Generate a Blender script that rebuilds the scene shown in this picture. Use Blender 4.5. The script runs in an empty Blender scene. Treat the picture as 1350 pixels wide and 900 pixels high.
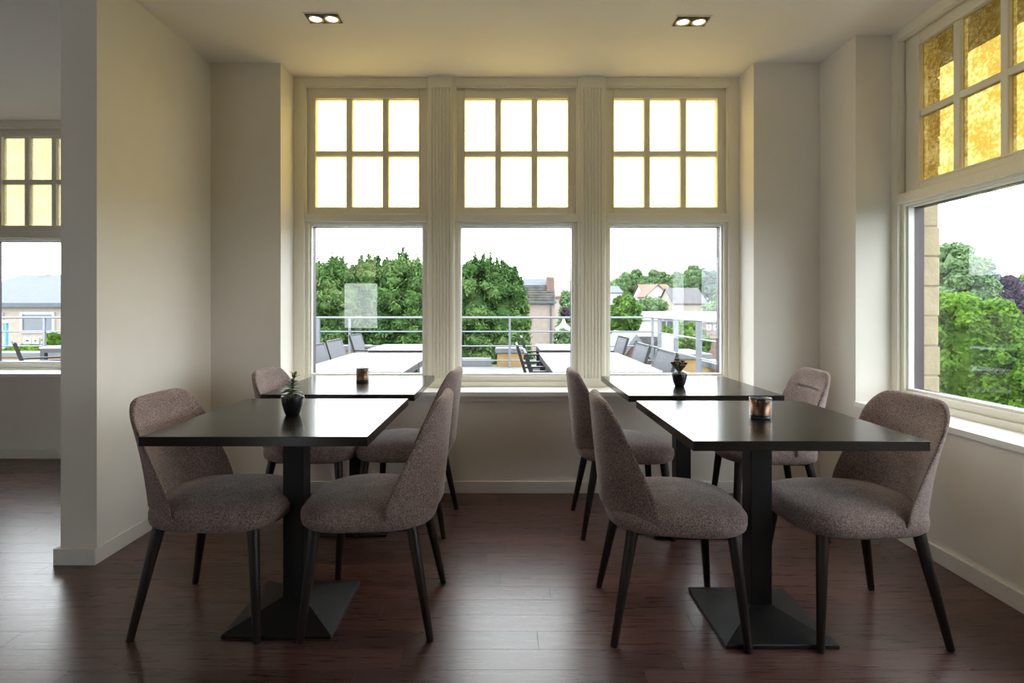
import bpy, bmesh, math, random
import numpy as np
from mathutils import Vector, Matrix

random.seed(7)
S = bpy.context.scene
C = S.collection
PI = math.pi

# ------------------------------------------------------------------ camera, world, exposure
FPX, CX, HY, HC = 715.0, 666.0, 406.0, 1.16           # focal length and horizon of a 1350 x 900 frame
cam = bpy.data.cameras.new('camera')
cam.sensor_fit = 'HORIZONTAL'; cam.sensor_width = 36.0
cam.lens = FPX / 1350 * 36
cam.shift_x = (675 - CX) / 1350
cam.shift_y = -(450 - HY) / 1350
cam.clip_start = 0.02; cam.clip_end = 2000
camo = bpy.data.objects.new('camera', cam); C.objects.link(camo)
camo.location = (0, 0, HC); camo.rotation_euler = (PI / 2, 0, 0)
S.camera = camo

SKY = 7.2
w = bpy.data.worlds.new('overcast_sky'); S.world = w; w.use_nodes = True
bg = w.node_tree.nodes['Background']
bg.inputs['Color'].default_value = (0.93, 0.965, 1.0, 1); bg.inputs['Strength'].default_value = SKY

vs = S.view_settings
vs.view_transform = 'Standard'; vs.look = 'None'; vs.exposure = 0.1; vs.gamma = 1.0
vs.use_curve_mapping = False
cy = S.cycles
cy.use_denoising = True
cy.max_bounces = 14; cy.diffuse_bounces = 8; cy.glossy_bounces = 5; cy.transparent_max_bounces = 24
cy.sample_clamp_indirect = 6.0
cy.caustics_reflective = False; cy.caustics_refractive = False


def at(px, py, Y):
    """point of the place that the photograph shows at (px, py), at distance Y"""
    return Vector(((px - CX) * Y / FPX, Y, HC - (py - HY) * Y / FPX))


# ------------------------------------------------------------------ materials
def new_mat(name):
    m = bpy.data.materials.new(name); m.use_nodes = True
    nt = m.node_tree
    return m, nt, nt.nodes['Principled BSDF'], nt.nodes['Material Output']


def plain(name, col, rough=0.6, metal=0.0, var=0.04, scale=6.0, bump=0.0, bscale=80.0, spec=0.5, emit=None):
    m, nt, b, out = new_mat(name)
    b.inputs['Roughness'].default_value = rough; b.inputs['Metallic'].default_value = metal
    b.inputs['Specular IOR Level'].default_value = spec
    tc = nt.nodes.new('ShaderNodeTexCoord')
    n = nt.nodes.new('ShaderNodeTexNoise'); n.inputs['Scale'].default_value = scale; n.inputs['Detail'].default_value = 4
    nt.links.new(tc.outputs['Object'], n.inputs['Vector'])
    r = nt.nodes.new('ShaderNodeValToRGB')
    r.color_ramp.elements[0].position = 0.3; r.color_ramp.elements[1].position = 0.7
    r.color_ramp.elements[0].color = (*[max(0, c * (1 - var)) for c in col], 1)
    r.color_ramp.elements[1].color = (*[min(1, c * (1 + var)) for c in col], 1)
    nt.links.new(n.outputs['Fac'], r.inputs['Fac']); nt.links.new(r.outputs['Color'], b.inputs['Base Color'])
    if bump:
        n2 = nt.nodes.new('ShaderNodeTexNoise'); n2.inputs['Scale'].default_value = bscale; n2.inputs['Detail'].default_value = 3
        nt.links.new(tc.outputs['Object'], n2.inputs['Vector'])
        bp = nt.nodes.new('ShaderNodeBump'); bp.inputs['Strength'].default_value = bump; bp.inputs['Distance'].default_value = 0.004
        nt.links.new(n2.outputs['Fac'], bp.inputs['Height']); nt.links.new(bp.outputs['Normal'], b.inputs['Normal'])
    if emit:
        b.inputs['Emission Color'].default_value = (*emit[:3], 1); b.inputs['Emission Strength'].default_value = emit[3]
    return m


def wood(name, dark, light, rough, grain=(3.0, 60.0, 3.0), bump=0.08, use_random=False, spec=0.5):
    m, nt, b, out = new_mat(name)
    geo = nt.nodes.new('ShaderNodeNewGeometry')
    vec = geo.outputs['Position']
    if use_random:
        oi = nt.nodes.new('ShaderNodeObjectInfo')
        mul = nt.nodes.new('ShaderNodeVectorMath'); mul.operation = 'MULTIPLY_ADD'
        cmb = nt.nodes.new('ShaderNodeCombineXYZ')
        for k in range(3): nt.links.new(oi.outputs['Random'], cmb.inputs[k])
        nt.links.new(cmb.outputs[0], mul.inputs[0]); mul.inputs[1].default_value = (13, 7, 5)
        nt.links.new(vec, mul.inputs[2]); vec = mul.outputs[0]
    sc = nt.nodes.new('ShaderNodeVectorMath'); sc.operation = 'MULTIPLY'; sc.inputs[1].default_value = grain
    nt.links.new(vec, sc.inputs[0])
    n = nt.nodes.new('ShaderNodeTexNoise'); n.inputs['Scale'].default_value = 1.0; n.inputs['Detail'].default_value = 7; n.inputs['Roughness'].default_value = 0.65
    n.inputs['Distortion'].default_value = 0.35
    nt.links.new(sc.outputs[0], n.inputs['Vector'])
    r = nt.nodes.new('ShaderNodeValToRGB'); r.color_ramp.elements[0].position = 0.3; r.color_ramp.elements[1].position = 0.72
    r.color_ramp.elements[0].color = (*dark, 1); r.color_ramp.elements[1].color = (*light, 1)
    nt.links.new(n.outputs['Fac'], r.inputs['Fac'])
    col = r.outputs['Color']
    if use_random:
        hv = nt.nodes.new('ShaderNodeHueSaturation')
        mr = nt.nodes.new('ShaderNodeMapRange'); mr.inputs['To Min'].default_value = 0.72; mr.inputs['To Max'].default_value = 1.3
        nt.links.new(oi.outputs['Random'], mr.inputs['Value']); nt.links.new(mr.outputs[0], hv.inputs['Value'])
        nt.links.new(col, hv.inputs['Color']); col = hv.outputs['Color']
    nt.links.new(col, b.inputs['Base Color'])
    mr2 = nt.nodes.new('ShaderNodeMapRange'); mr2.inputs['To Min'].default_value = rough - 0.05; mr2.inputs['To Max'].default_value = rough + 0.08
    nt.links.new(n.outputs['Fac'], mr2.inputs['Value']); nt.links.new(mr2.outputs[0], b.inputs['Roughness'])
    bp = nt.nodes.new('ShaderNodeBump'); bp.inputs['Strength'].default_value = bump; bp.inputs['Distance'].default_value = 0.002
    nt.links.new(n.outputs['Fac'], bp.inputs['Height']); nt.links.new(bp.outputs['Normal'], b.inputs['Normal'])
    b.inputs['Specular IOR Level'].default_value = spec
    return m


def fabric(name, a, bcol):
    m, nt, b, out = new_mat(name)
    tc = nt.nodes.new('ShaderNodeTexCoord')
    n = nt.nodes.new('ShaderNodeTexNoise'); n.inputs['Scale'].default_value = 240; n.inputs['Detail'].default_value = 3
    nt.links.new(tc.outputs['Object'], n.inputs['Vector'])
    n2 = nt.nodes.new('ShaderNodeTexNoise'); n2.inputs['Scale'].default_value = 9; n2.inputs['Detail'].default_value = 3
    nt.links.new(tc.outputs['Object'], n2.inputs['Vector'])
    mx = nt.nodes.new('ShaderNodeMath'); mx.operation = 'MULTIPLY_ADD'; mx.inputs[1].default_value = 0.25
    nt.links.new(n2.outputs['Fac'], mx.inputs[0]); nt.links.new(n.outputs['Fac'], mx.inputs[2])
    r = nt.nodes.new('ShaderNodeValToRGB'); r.color_ramp.elements[0].position = 0.45; r.color_ramp.elements[1].position = 0.82
    r.color_ramp.elements[0].color = (*a, 1); r.color_ramp.elements[1].color = (*bcol, 1)
    nt.links.new(mx.outputs[0], r.inputs['Fac']); nt.links.new(r.outputs['Color'], b.inputs['Base Color'])
    b.inputs['Roughness'].default_value = 0.95; b.inputs['Specular IOR Level'].default_value = 0.15
    b.inputs['Sheen Weight'].default_value = 0.2; b.inputs['Sheen Roughness'].default_value = 0.5
    bp = nt.nodes.new('ShaderNodeBump'); bp.inputs['Strength'].default_value = 0.5; bp.inputs['Distance'].default_value = 0.002
    nt.links.new(n.outputs['Fac'], bp.inputs['Height']); nt.links.new(bp.outputs['Normal'], b.inputs['Normal'])
    return m


def schlick(nt, f0=0.04, gain=1.0, normal=None):
    """reflectance of a thin pane, alike from both sides"""
    lw = nt.nodes.new('ShaderNodeLayerWeight'); lw.inputs['Blend'].default_value = 0.5
    if normal: nt.links.new(normal, lw.inputs['Normal'])
    pw = nt.nodes.new('ShaderNodeMath'); pw.operation = 'POWER'; pw.inputs[1].default_value = 5.0
    nt.links.new(lw.outputs['Facing'], pw.inputs[0])
    ma = nt.nodes.new('ShaderNodeMath'); ma.operation = 'MULTIPLY_ADD'; ma.inputs[1].default_value = (1 - f0) * gain; ma.inputs[2].default_value = f0 * gain
    nt.links.new(pw.outputs[0], ma.inputs[0])
    return ma.outputs[0]


def clear_glass(name, tint=(0.97, 0.985, 0.98), refl=0.07):
    m = bpy.data.materials.new(name); m.use_nodes = True; nt = m.node_tree; nt.nodes.clear()
    out = nt.nodes.new('ShaderNodeOutputMaterial'); t = nt.nodes.new('ShaderNodeBsdfTransparent'); g = nt.nodes.new('ShaderNodeBsdfGlossy')
    t.inputs['Color'].default_value = (*tint, 1); g.inputs['Roughness'].default_value = 0.0
    mx = nt.nodes.new('ShaderNodeMixShader'); nt.links.new(schlick(nt), mx.inputs['Fac'])
    nt.links.new(t.outputs[0], mx.inputs[1]); nt.links.new(g.outputs[0], mx.inputs[2]); nt.links.new(mx.outputs[0], out.inputs['Surface'])
    return m


def amber_glass(name, thin, thick, scale=55.0, diffuse=0.3):
    """cathedral glass: the hammered relief makes it thinner and thicker, so the amber is paler and deeper"""
    m = bpy.data.materials.new(name); m.use_nodes = True; nt = m.node_tree; nt.nodes.clear()
    out = nt.nodes.new('ShaderNodeOutputMaterial')
    geo = nt.nodes.new('ShaderNodeNewGeometry')
    v = nt.nodes.new('ShaderNodeTexVoronoi'); v.feature = 'SMOOTH_F1'; v.inputs['Scale'].default_value = scale; v.inputs['Smoothness'].default_value = 0.4
    n = nt.nodes.new('ShaderNodeTexNoise'); n.inputs['Scale'].default_value = 7; n.inputs['Detail'].default_value = 3
    nt.links.new(geo.outputs['Position'], v.inputs['Vector']); nt.links.new(geo.outputs['Position'], n.inputs['Vector'])
    ad = nt.nodes.new('ShaderNodeMath'); ad.operation = 'MULTIPLY_ADD'; ad.inputs[1].default_value = 0.6
    nt.links.new(v.outputs['Distance'], ad.inputs[0]); 
    sb = nt.nodes.new('ShaderNodeMath'); sb.operation = 'SUBTRACT'; sb.inputs[1].default_value = 0.2
    nt.links.new(n.outputs['Fac'], sb.inputs[0]); nt.links.new(sb.outputs[0], ad.inputs[2])
    r = nt.nodes.new('ShaderNodeValToRGB'); r.color_ramp.elements[0].position = 0.3; r.color_ramp.elements[1].position = 0.75
    r.color_ramp.elements[0].color = (*thin, 1); r.color_ramp.elements[1].color = (*thick, 1)
    nt.links.new(ad.outputs[0], r.inputs['Fac'])
    bp = nt.nodes.new('ShaderNodeBump'); bp.inputs['Strength'].default_value = 0.9; bp.inputs['Distance'].default_value = 0.006
    nt.links.new(v.outputs['Distance'], bp.inputs['Height'])
    t = nt.nodes.new('ShaderNodeBsdfTransparent'); tr = nt.nodes.new('ShaderNodeBsdfTranslucent'); g = nt.nodes.new('ShaderNodeBsdfGlossy')
    g.inputs['Roughness'].default_value = 0.08
    nt.links.new(r.outputs['Color'], t.inputs['Color']); nt.links.new(r.outputs['Color'], tr.inputs['Color'])
    nt.links.new(bp.outputs['Normal'], tr.inputs['Normal']); nt.links.new(bp.outputs['Normal'], g.inputs['Normal'])
    m1 = nt.nodes.new('ShaderNodeMixShader'); m1.inputs['Fac'].default_value = diffuse
    nt.links.new(t.outputs[0], m1.inputs[1]); nt.links.new(tr.outputs[0], m1.inputs[2])
    m2 = nt.nodes.new('ShaderNodeMixShader'); nt.links.new(schlick(nt, normal=bp.outputs['Normal']), m2.inputs['Fac'])
    nt.links.new(m1.outputs[0], m2.inputs[1]); nt.links.new(g.outputs[0], m2.inputs[2]); nt.links.new(m2.outputs[0], out.inputs['Surface'])
    return m


def leaf_mat(name, cols, trans=0.25):
    m = bpy.data.materials.new(name); m.use_nodes = True; nt = m.node_tree; nt.nodes.clear()
    out = nt.nodes.new('ShaderNodeOutputMaterial')
    geo = nt.nodes.new('ShaderNodeNewGeometry')
    n = nt.nodes.new('ShaderNodeTexNoise'); n.inputs['Scale'].default_value = 1.1; n.inputs['Detail'].default_value = 3
    nt.links.new(geo.outputs['Position'], n.inputs['Vector'])
    a = nt.nodes.new('ShaderNodeMath'); a.operation = 'MULTIPLY_ADD'; a.inputs[1].default_value = 0.55
    nt.links.new(geo.outputs['Random Per Island'], a.inputs[0])
    s = nt.nodes.new('ShaderNodeMath'); s.operation = 'SUBTRACT'; s.inputs[1].default_value = 0.27
    nt.links.new(n.outputs['Fac'], s.inputs[0]); nt.links.new(s.outputs[0], a.inputs[2])
    r = nt.nodes.new('ShaderNodeValToRGB')
    els = r.color_ramp.elements
    while len(els) < len(cols): els.new(0.5)
    for k, c in enumerate(cols):
        els[k].position = 0.15 + 0.7 * k / (len(cols) - 1); els[k].color = (*c, 1)
    nt.links.new(a.outputs[0], r.inputs['Fac'])
    d = nt.nodes.new('ShaderNodeBsdfDiffuse'); t = nt.nodes.new('ShaderNodeBsdfTranslucent')
    nt.links.new(r.outputs['Color'], d.inputs['Color']); nt.links.new(r.outputs['Color'], t.inputs['Color'])
    mx = nt.nodes.new('ShaderNodeMixShader'); mx.inputs['Fac'].default_value = trans
    nt.links.new(d.outputs[0], mx.inputs[1]); nt.links.new(t.outputs[0], mx.inputs[2]); nt.links.new(mx.outputs[0], out.inputs['Surface'])
    return m


M = {}
M['wall'] = plain('greige_wall_paint', (0.79, 0.757, 0.705), 0.85, var=0.015, bump=0.05, bscale=260)
M['taupe'] = plain('fill_cutting_wall_tone', (0.24, 0.205, 0.175), 0.85, var=0.03)  # dark tone made up for the unseen walls, to cut the fill light
M['ceiling'] = plain('ceiling_paint', (0.85, 0.82, 0.79), 0.9, var=0.01)
M['trim'] = plain('offwhite_trim_paint', (0.84, 0.81, 0.7), 0.45, var=0.015)
M['base'] = plain('baseboard_paint', (0.75, 0.73, 0.68), 0.5, var=0.015)
M['sill'] = plain('white_sill_paint', (0.84, 0.84, 0.82), 0.35, var=0.01)
M['purple'] = plain('aubergine_frame_paint', (0.026, 0.0105, 0.019), 0.5)
M['plank'] = wood('dark_oak_planks', (0.060, 0.0255, 0.021), (0.112, 0.050, 0.043), 0.27, (5.0, 120.0, 5.0), 0.10, True, 0.8)
M['subfloor'] = plain('dark_floor_joint', (0.02, 0.012, 0.010), 0.6)
M['table'] = wood('black_stained_oak', (0.010, 0.0085, 0.008), (0.026, 0.021, 0.018), 0.17, (4.0, 110.0, 4.0), 0.05, False, 0.65)
M['steel'] = plain('black_powder_coat', (0.011, 0.011, 0.012), 0.40, var=0.2, scale=300, bump=0.25, bscale=600, spec=0.35)
M['legs'] = wood('black_brown_legs', (0.010, 0.007, 0.007), (0.022, 0.015, 0.014), 0.45, (30, 30, 4), 0.05, False, 0.35)
M['fabric'] = fabric('heather_taupe_fabric', (0.088, 0.061, 0.056), (0.375, 0.285, 0.265))
M['underlay'] = plain('black_underlay', (0.012, 0.012, 0.012), 0.9)
M['glass'] = clear_glass('clear_window_glass')
M['amber_mid'] = amber_glass('pale_amber_cathedral_glass', (1.0, 0.865, 0.52), (0.98, 0.82, 0.46), 60, 0.3)
M['amber_dim'] = amber_glass('dim_amber_cathedral_glass', (0.65, 0.565, 0.35), (0.45, 0.345, 0.13), 62, 0.2)  # same glass as the middle windows, dimmer light put into the tint
M['amber_half_dim'] = amber_glass('half_dim_amber_cathedral_glass', (0.53, 0.50, 0.39), (0.49, 0.455, 0.335), 60, 0.3)  # same amber glass again, somewhat weaker light put into the tint
M['lamp_black'] = plain('black_lamp_housing', (0.02, 0.018, 0.016), 0.5)
M['lamp_ring'] = plain('brushed_lamp_ring', (0.45, 0.40, 0.30), 0.35, 0.8)
M['lamp'] = plain('warm_lamp_lens', (0.9, 0.85, 0.75), 0.4, emit=(1.0, 0.86, 0.58, 4.5))
M['ceramic'] = plain('black_glazed_pot', (0.012, 0.012, 0.014), 0.22, var=0.1)
M['soil'] = plain('potting_bark', (0.16, 0.10, 0.07), 0.9, var=0.6, scale=160, bump=1.0, bscale=160)
M['succ'] = plain('succulent_green', (0.045, 0.085, 0.03), 0.45, var=0.4, scale=40)
M['succ2'] = plain('succulent_bright_tip', (0.12, 0.19, 0.045), 0.45, var=0.3, scale=40)
M['cact'] = plain('dusty_cactus_green', (0.075, 0.095, 0.045), 0.6, var=0.4, scale=60)
M['cact_red'] = plain('rusty_cactus_tip', (0.13, 0.06, 0.03), 0.6, var=0.4, scale=60)
M['smoke'] = clear_glass('smoked_glass', (0.86, 0.86, 0.88))
M['copper'] = plain('antique_copper_liner', (0.5, 0.29, 0.16), 0.28, 0.9, var=0.5, scale=30)
M['smoke_base'] = plain('dark_glass_foot', (0.03, 0.045, 0.07), 0.08)
M['tt_top'] = plain('white_glass_tabletop', (0.70, 0.71, 0.73), 0.25, var=0.01)
M['tt_grey'] = plain('anthracite_aluminium', (0.022, 0.022, 0.027), 0.45)
M['mesh'] = plain('grey_textilene', (0.085, 0.087, 0.1), 0.8, var=0.1, scale=200)
M['rail'] = plain('galvanised_rail', (0.15, 0.165, 0.19), 0.4, 0.2)
M['deck'] = plain('pale_terrace_slab', (0.15, 0.15, 0.15), 0.8, var=0.12, scale=3)
M['coping'] = plain('grey_coping', (0.125, 0.13, 0.14), 0.7, var=0.1)
M['ybrick'] = plain('ochre_render', (0.27, 0.175, 0.07), 0.85, var=0.12, scale=5)
M['cream_brick'] = plain('cream_rough_brick', (0.37, 0.305, 0.2), 0.9, var=0.12, scale=14, bump=0.8, bscale=50)
M['mortar'] = plain('pale_mortar', (0.3, 0.25, 0.17), 0.95, var=0.1)
M['ground'] = plain('meadow_ground', (0.04, 0.06, 0.025), 0.95, var=0.5, scale=0.25)
M['eave'] = plain('brown_eave_boards', (0.12, 0.07, 0.04), 0.7, var=0.3, scale=2)
M['pinkbrick'] = plain('pale_pink_brickwork', (0.24, 0.195, 0.17), 0.9, var=0.1, scale=5)
M['tile_grey'] = plain('grey_pantiles', (0.085, 0.08, 0.075), 0.8, var=0.4, scale=3)
M['zinc'] = plain('blue_grey_zinc', (0.068, 0.08, 0.098), 0.75, var=0.08)
M['slate'] = plain('dark_slate_roof', (0.055, 0.052, 0.058), 0.7, var=0.12, scale=1.5)
M['red_tile'] = plain('orange_red_tiles', (0.19, 0.075, 0.05), 0.8, var=0.2, scale=1.0)
M['pink_tile'] = plain('pale_pink_tiles', (0.145, 0.105, 0.095), 0.8, var=0.2, scale=1.5)
M['white_ren'] = plain('white_render', (0.42, 0.43, 0.45), 0.8, var=0.03)
M['cream_ren'] = plain('cream_render', (0.26, 0.225, 0.19), 0.85, var=0.06)
M['brown_brick'] = plain('reddish_brickwork', (0.14, 0.09, 0.075), 0.9, var=0.15)
M['dark_pane'] = plain('dark_far_pane', (0.07, 0.085, 0.10), 0.1)
M['canvas'] = plain('white_canvas', (0.80, 0.80, 0.80), 0.8, var=0.02)
M['blue'] = plain('blue_pole_paint', (0.05, 0.22, 0.62), 0.4)
M['bark'] = plain('tree_bark', (0.09, 0.065, 0.045), 0.95, var=0.3, scale=8)
M['conifer'] = leaf_mat('conifer_leaf', [(0.0261, 0.0523, 0.0192), (0.0479, 0.1003, 0.0305), (0.0828, 0.1526, 0.0479), (0.1481, 0.1918, 0.0742)])
M['leaf'] = leaf_mat('broad_leaf', [(0.0356, 0.0758, 0.0223), (0.0758, 0.1471, 0.0356), (0.1336, 0.2229, 0.0535)])
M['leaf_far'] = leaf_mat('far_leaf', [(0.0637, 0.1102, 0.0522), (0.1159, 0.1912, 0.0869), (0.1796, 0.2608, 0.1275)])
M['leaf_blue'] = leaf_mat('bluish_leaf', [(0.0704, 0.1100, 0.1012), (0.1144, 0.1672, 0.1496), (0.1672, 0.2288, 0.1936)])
M['leaf_bright'] = leaf_mat('bright_leaf', [(0.0360, 0.0828, 0.0130), (0.0792, 0.1656, 0.0216), (0.1440, 0.2592, 0.0396)], 0.35)
M['leaf_purple'] = leaf_mat('purple_leaf', [(0.0294, 0.0210, 0.0336), (0.0714, 0.0462, 0.0714), (0.1176, 0.0840, 0.1176)])


# ------------------------------------------------------------------ mesh helpers
class MB:
    def __init__(s): s.v = []; s.f = []

    def add(s, vs_, fs):
        o = len(s.v); s.v += [tuple(p) for p in vs_]; s.f += [tuple(i + o for i in f) for f in fs]; return s

    def box(s, x0, x1, y0, y1, z0, z1):
        return s.add([(x0, y0, z0), (x1, y0, z0), (x1, y1, z0), (x0, y1, z0), (x0, y0, z1), (x1, y0, z1), (x1, y1, z1), (x0, y1, z1)],
                     [(0, 3, 2, 1), (4, 5, 6, 7), (0, 1, 5, 4), (1, 2, 6, 5), (2, 3, 7, 6), (3, 0, 4, 7)])

    def ring(s, x0, x1, z0, z1, bx, bz0, bz1, y0, y1):
        """rectangular frame in the x-z plane, members bx wide at the sides, bz0 / bz1 high at bottom / top"""
        s.box(x0, x0 + bx, y0, y1, z0, z1); s.box(x1 - bx, x1, y0, y1, z0, z1)
        s.box(x0 + bx, x1 - bx, y0, y1, z0, z0 + bz0); s.box(x0 + bx, x1 - bx, y0, y1, z1 - bz1, z1); return s

    def loft(s, rings, cap0=True, cap1=True):
        n = len(rings[0]); vs_ = [p for r in rings for p in r]; fs = []
        for k in range(len(rings) - 1):
            for i in range(n):
                j = (i + 1) % n
                fs.append((k * n + i, k * n + j, (k + 1) * n + j, (k + 1) * n + i))
        if cap0: fs.append(tuple(range(n - 1, -1, -1)))
        if cap1: fs.append(tuple((len(rings) - 1) * n + i for i in range(n)))
        return s.add(vs_, fs)

    def rod(s, a, b, ra, rb=None, n=12):
        a = Vector(a); b = Vector(b); rb = ra if rb is None else rb
        d = (b - a).normalized(); u = d.orthogonal().normalized(); v = d.cross(u)
        R = lambda p, r: [p + u * (r * math.cos(2 * PI * i / n)) + v * (r * math.sin(2 * PI * i / n)) for i in range(n)]
        return s.loft([R(a, ra), R(b, rb)])

    def bar(s, a, b, w_, h_, up=(0, 0, 1)):
        a = Vector(a); b = Vector(b); d = (b - a).normalized(); u = d.cross(Vector(up)).normalized(); v = u.cross(d)
        R = lambda p: [p + u * (sx * w_ / 2) + v * (sy * h_ / 2) for sx, sy in ((-1, -1), (1, -1), (1, 1), (-1, 1))]
        return s.loft([R(a), R(b)])

    def lathe(s, prof, n=32):
        return s.loft([[(r * math.cos(2 * PI * i / n), r * math.sin(2 * PI * i / n), z) for i in range(n)] for r, z in prof])

    def prism(s, poly, y0, y1):
        """x-z polygon pushed along y"""
        return s.loft([[(x, y0, z) for x, z in poly], [(x, y1, z) for x, z in poly]])

    def mesh(s, name, mat, smooth=False):
        me = bpy.data.meshes.new(name); me.from_pydata(s.v, [], s.f)
        bm = bmesh.new(); bm.from_mesh(me); bmesh.ops.recalc_face_normals(bm, faces=bm.faces); bm.to_mesh(me); bm.free()
        me.materials.append(M[mat])
        if smooth: me.shade_smooth()
        return me

    def build(s, name, mat, parent=None, smooth=False, bevel=0.0, loc=None):
        return link(name, s.mesh(name, mat, smooth), parent, bevel, loc, smooth)


def link(name, me, parent=None, bevel=0.0, loc=None, smooth=False):
    o = bpy.data.objects.new(name, me); C.objects.link(o); o.parent = parent
    if loc is not None: o.location = loc
    if bevel:
        b = o.modifiers.new('bevel', 'BEVEL'); b.width = bevel; b.segments = 2; b.limit_method = 'ANGLE'; b.angle_limit = math.radians(40)
    return o


def empty(name, loc=(0, 0, 0), rz=0.0):
    o = bpy.data.objects.new(name, None); C.objects.link(o); o.location = loc; o.rotation_euler = (0, 0, rz)
    o.empty_display_size = 0.1
    return o


def tag(o, label=None, cat=None, group=None, kind=None):
    if label: o['label'] = label
    if cat: o['category'] = cat
    if group: o['group'] = group
    if kind: o['kind'] = kind
    return o


def copy_tree(o, parent=None):
    c = o.copy(); C.objects.link(c); c.parent = parent
    for ch in [k for k in o.children]: copy_tree(ch, c)
    return c


def struct(o, label, cat): return tag(o, label, cat, kind='structure')


BX = lambda *a: MB().box(*a)

# ------------------------------------------------------------------ the room
ZC = 2.70
YB, YW = 3.413, 3.62           # wall under the sill, frame plane of the bay
XL, XR = -1.853, 1.98
BAY0, BAY1 = -1.413, 1.564
YP = 2.461                     # near end of the pier between the two rooms
YB2, YW2 = 4.19, 4.44          # the neighbouring room's far wall
XLL, YF = -5.6, -4.5
YR0 = -0.17                    # near end of the right window recess
SILL = 0.635

# floor: slab, then single planks where they can be seen
fl = struct(BX(XLL, 2.5, YF, 4.6, -0.12, -0.004).build('floor', 'subfloor'), 'dark reddish brown wood plank floor', 'floor')
rows, PW, PL = [], 0.104, 0.92
pm = MB().box(-PL / 2 + 0.0006, PL / 2 - 0.0006, -PW / 2 + 0.0006, PW / 2 - 0.0006, -0.012, 0.0)
pmesh = pm.mesh('plank', 'plank')
rng = random.Random(3)
near = MB()
y = YF + PW / 2
while y < 4.5:
    off = rng.random() * PL
    x = XLL + off - PL / 2
    while x < 2.4:
        lo, hi = x - PL / 2, x + PL / 2
        inside = hi < 1.995 and lo > XLL and (y + PW / 2 < YB or hi < -2.0) and not (lo < XL < hi and y > YP)
        vis = y > 1.05 and abs(x) < y * 0.96 + 0.95 and y < 4.2
        if vis:
            o = link('plank', pmesh, fl, loc=(x, y, 0))
        else:
            near.box(lo + 0.0006, hi - 0.0006, y - PW / 2 + 0.0006, y + PW / 2 - 0.0006, -0.012, 0.0)
        x += PL
    y += PW
tag(near.build('plank_field', 'plank', fl), kind='stuff')

struct(MB().box(XLL, 2.32, YF, 3.84, ZC, ZC + 0.25).box(XLL, -1.9, 3.84, 4.66, ZC, ZC + 0.25).build('ceiling', 'ceiling'), 'smooth pale ceiling with two twin downlights', 'ceiling')

wb = MB()
wb.box(BAY0, BAY1, YB, 3.86, 0, SILL - 0.03)
wb.box(XL - 0.1, BAY0, YB, 3.86, 0, ZC)
wb.box(BAY1, 2.50, YB, 3.86, 0, ZC)
struct(wb.build('wall_back', 'wall'), 'greige wall framing the row of three windows', 'wall')
wr = MB()
wr.box(XR, 2.30, 3.064, YB, 0, ZC)
wr.box(XR, 2.30, YR0, 3.064, 0, SILL - 0.03)
wr.box(XR, 2.30, YF, YR0, 0, ZC)
wro = struct(wr.build('wall_right', 'wall'), 'greige wall with a window recess on the right', 'wall')
wl = MB().box(-2.017, XL, YP, YB2 + 0.3, 0, ZC)
struct(wl.build('wall_left', 'wall'), 'greige pier wall ending between the two rooms', 'wall')
FX = [-3.2]                    # window centres in the wall behind the viewer
FY = [0.3, -1.2]  # window centres in the far left wall
wf = MB().box(XLL, 2.3, YF - 0.2, YF, 0, SILL).box(XLL, FX[0] - 0.46, YF - 0.2, YF, SILL, ZC).box(FX[0] + 0.46, 2.3, YF - 0.2, YF, SILL, ZC)
struct(wf.build('wall_front', 'taupe'), 'unseen wall behind the viewer, darkened to cut fill light', 'wall')
wz = MB().box(XLL - 0.2, XLL, YF, 4.9, 0, SILL)
ed = [4.9] + [e for c_ in FY for e in (c_ + 0.46, c_ - 0.46)] + [YF]
for k in range(0, len(ed), 2): wz.box(XLL - 0.2, XLL, ed[k + 1], ed[k], SILL, ZC)
struct(wz.build('wall_far_left', 'taupe'), 'unseen side wall of the neighbouring room, darkened to cut fill light', 'wall')
wn = MB().box(XLL, -2.017, YB2, 4.70, 0, SILL - 0.01)
wn.box(XLL, -5.15, YB2, 4.70, 0, ZC); wn.box(-2.45, -2.017, YB2, 4.70, 0, ZC)
struct(wn.build('wall_neighbour', 'wall'), 'greige wall below the window of the neighbouring room', 'wall')

# baseboards
BH, BT = 0.074, 0.016
bb = MB().box(XL, XR, YB - BT, YB, 0, BH)
struct(bb.build('baseboard_back', 'base', bevel=0.003), 'pale baseboard along the wall under the windows', 'baseboard')
struct(BX(XR - BT, XR, YF, YB - BT, 0, BH).build('baseboard_right', 'base', bevel=0.003), 'pale baseboard along the right wall', 'baseboard')
bl = MB().box(XL, XL + 0.004, YP, YB - BT, 0, BH)
bl.box(-2.017 - 0.022, XL + 0.004, YP - BT, YP, 0, BH); bl.box(-2.017 - 0.022, -2.017, YP, YB2 - BT, 0, BH)
struct(bl.build('baseboard_left', 'base', bevel=0.003), 'pale baseboard around the pier', 'baseboard')
struct(BX(XLL, -2.04, YB2 - BT, YB2, 0, BH).build('baseboard_neighbour', 'base', bevel=0.003), 'pale baseboard in the neighbouring room', 'baseboard')


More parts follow.
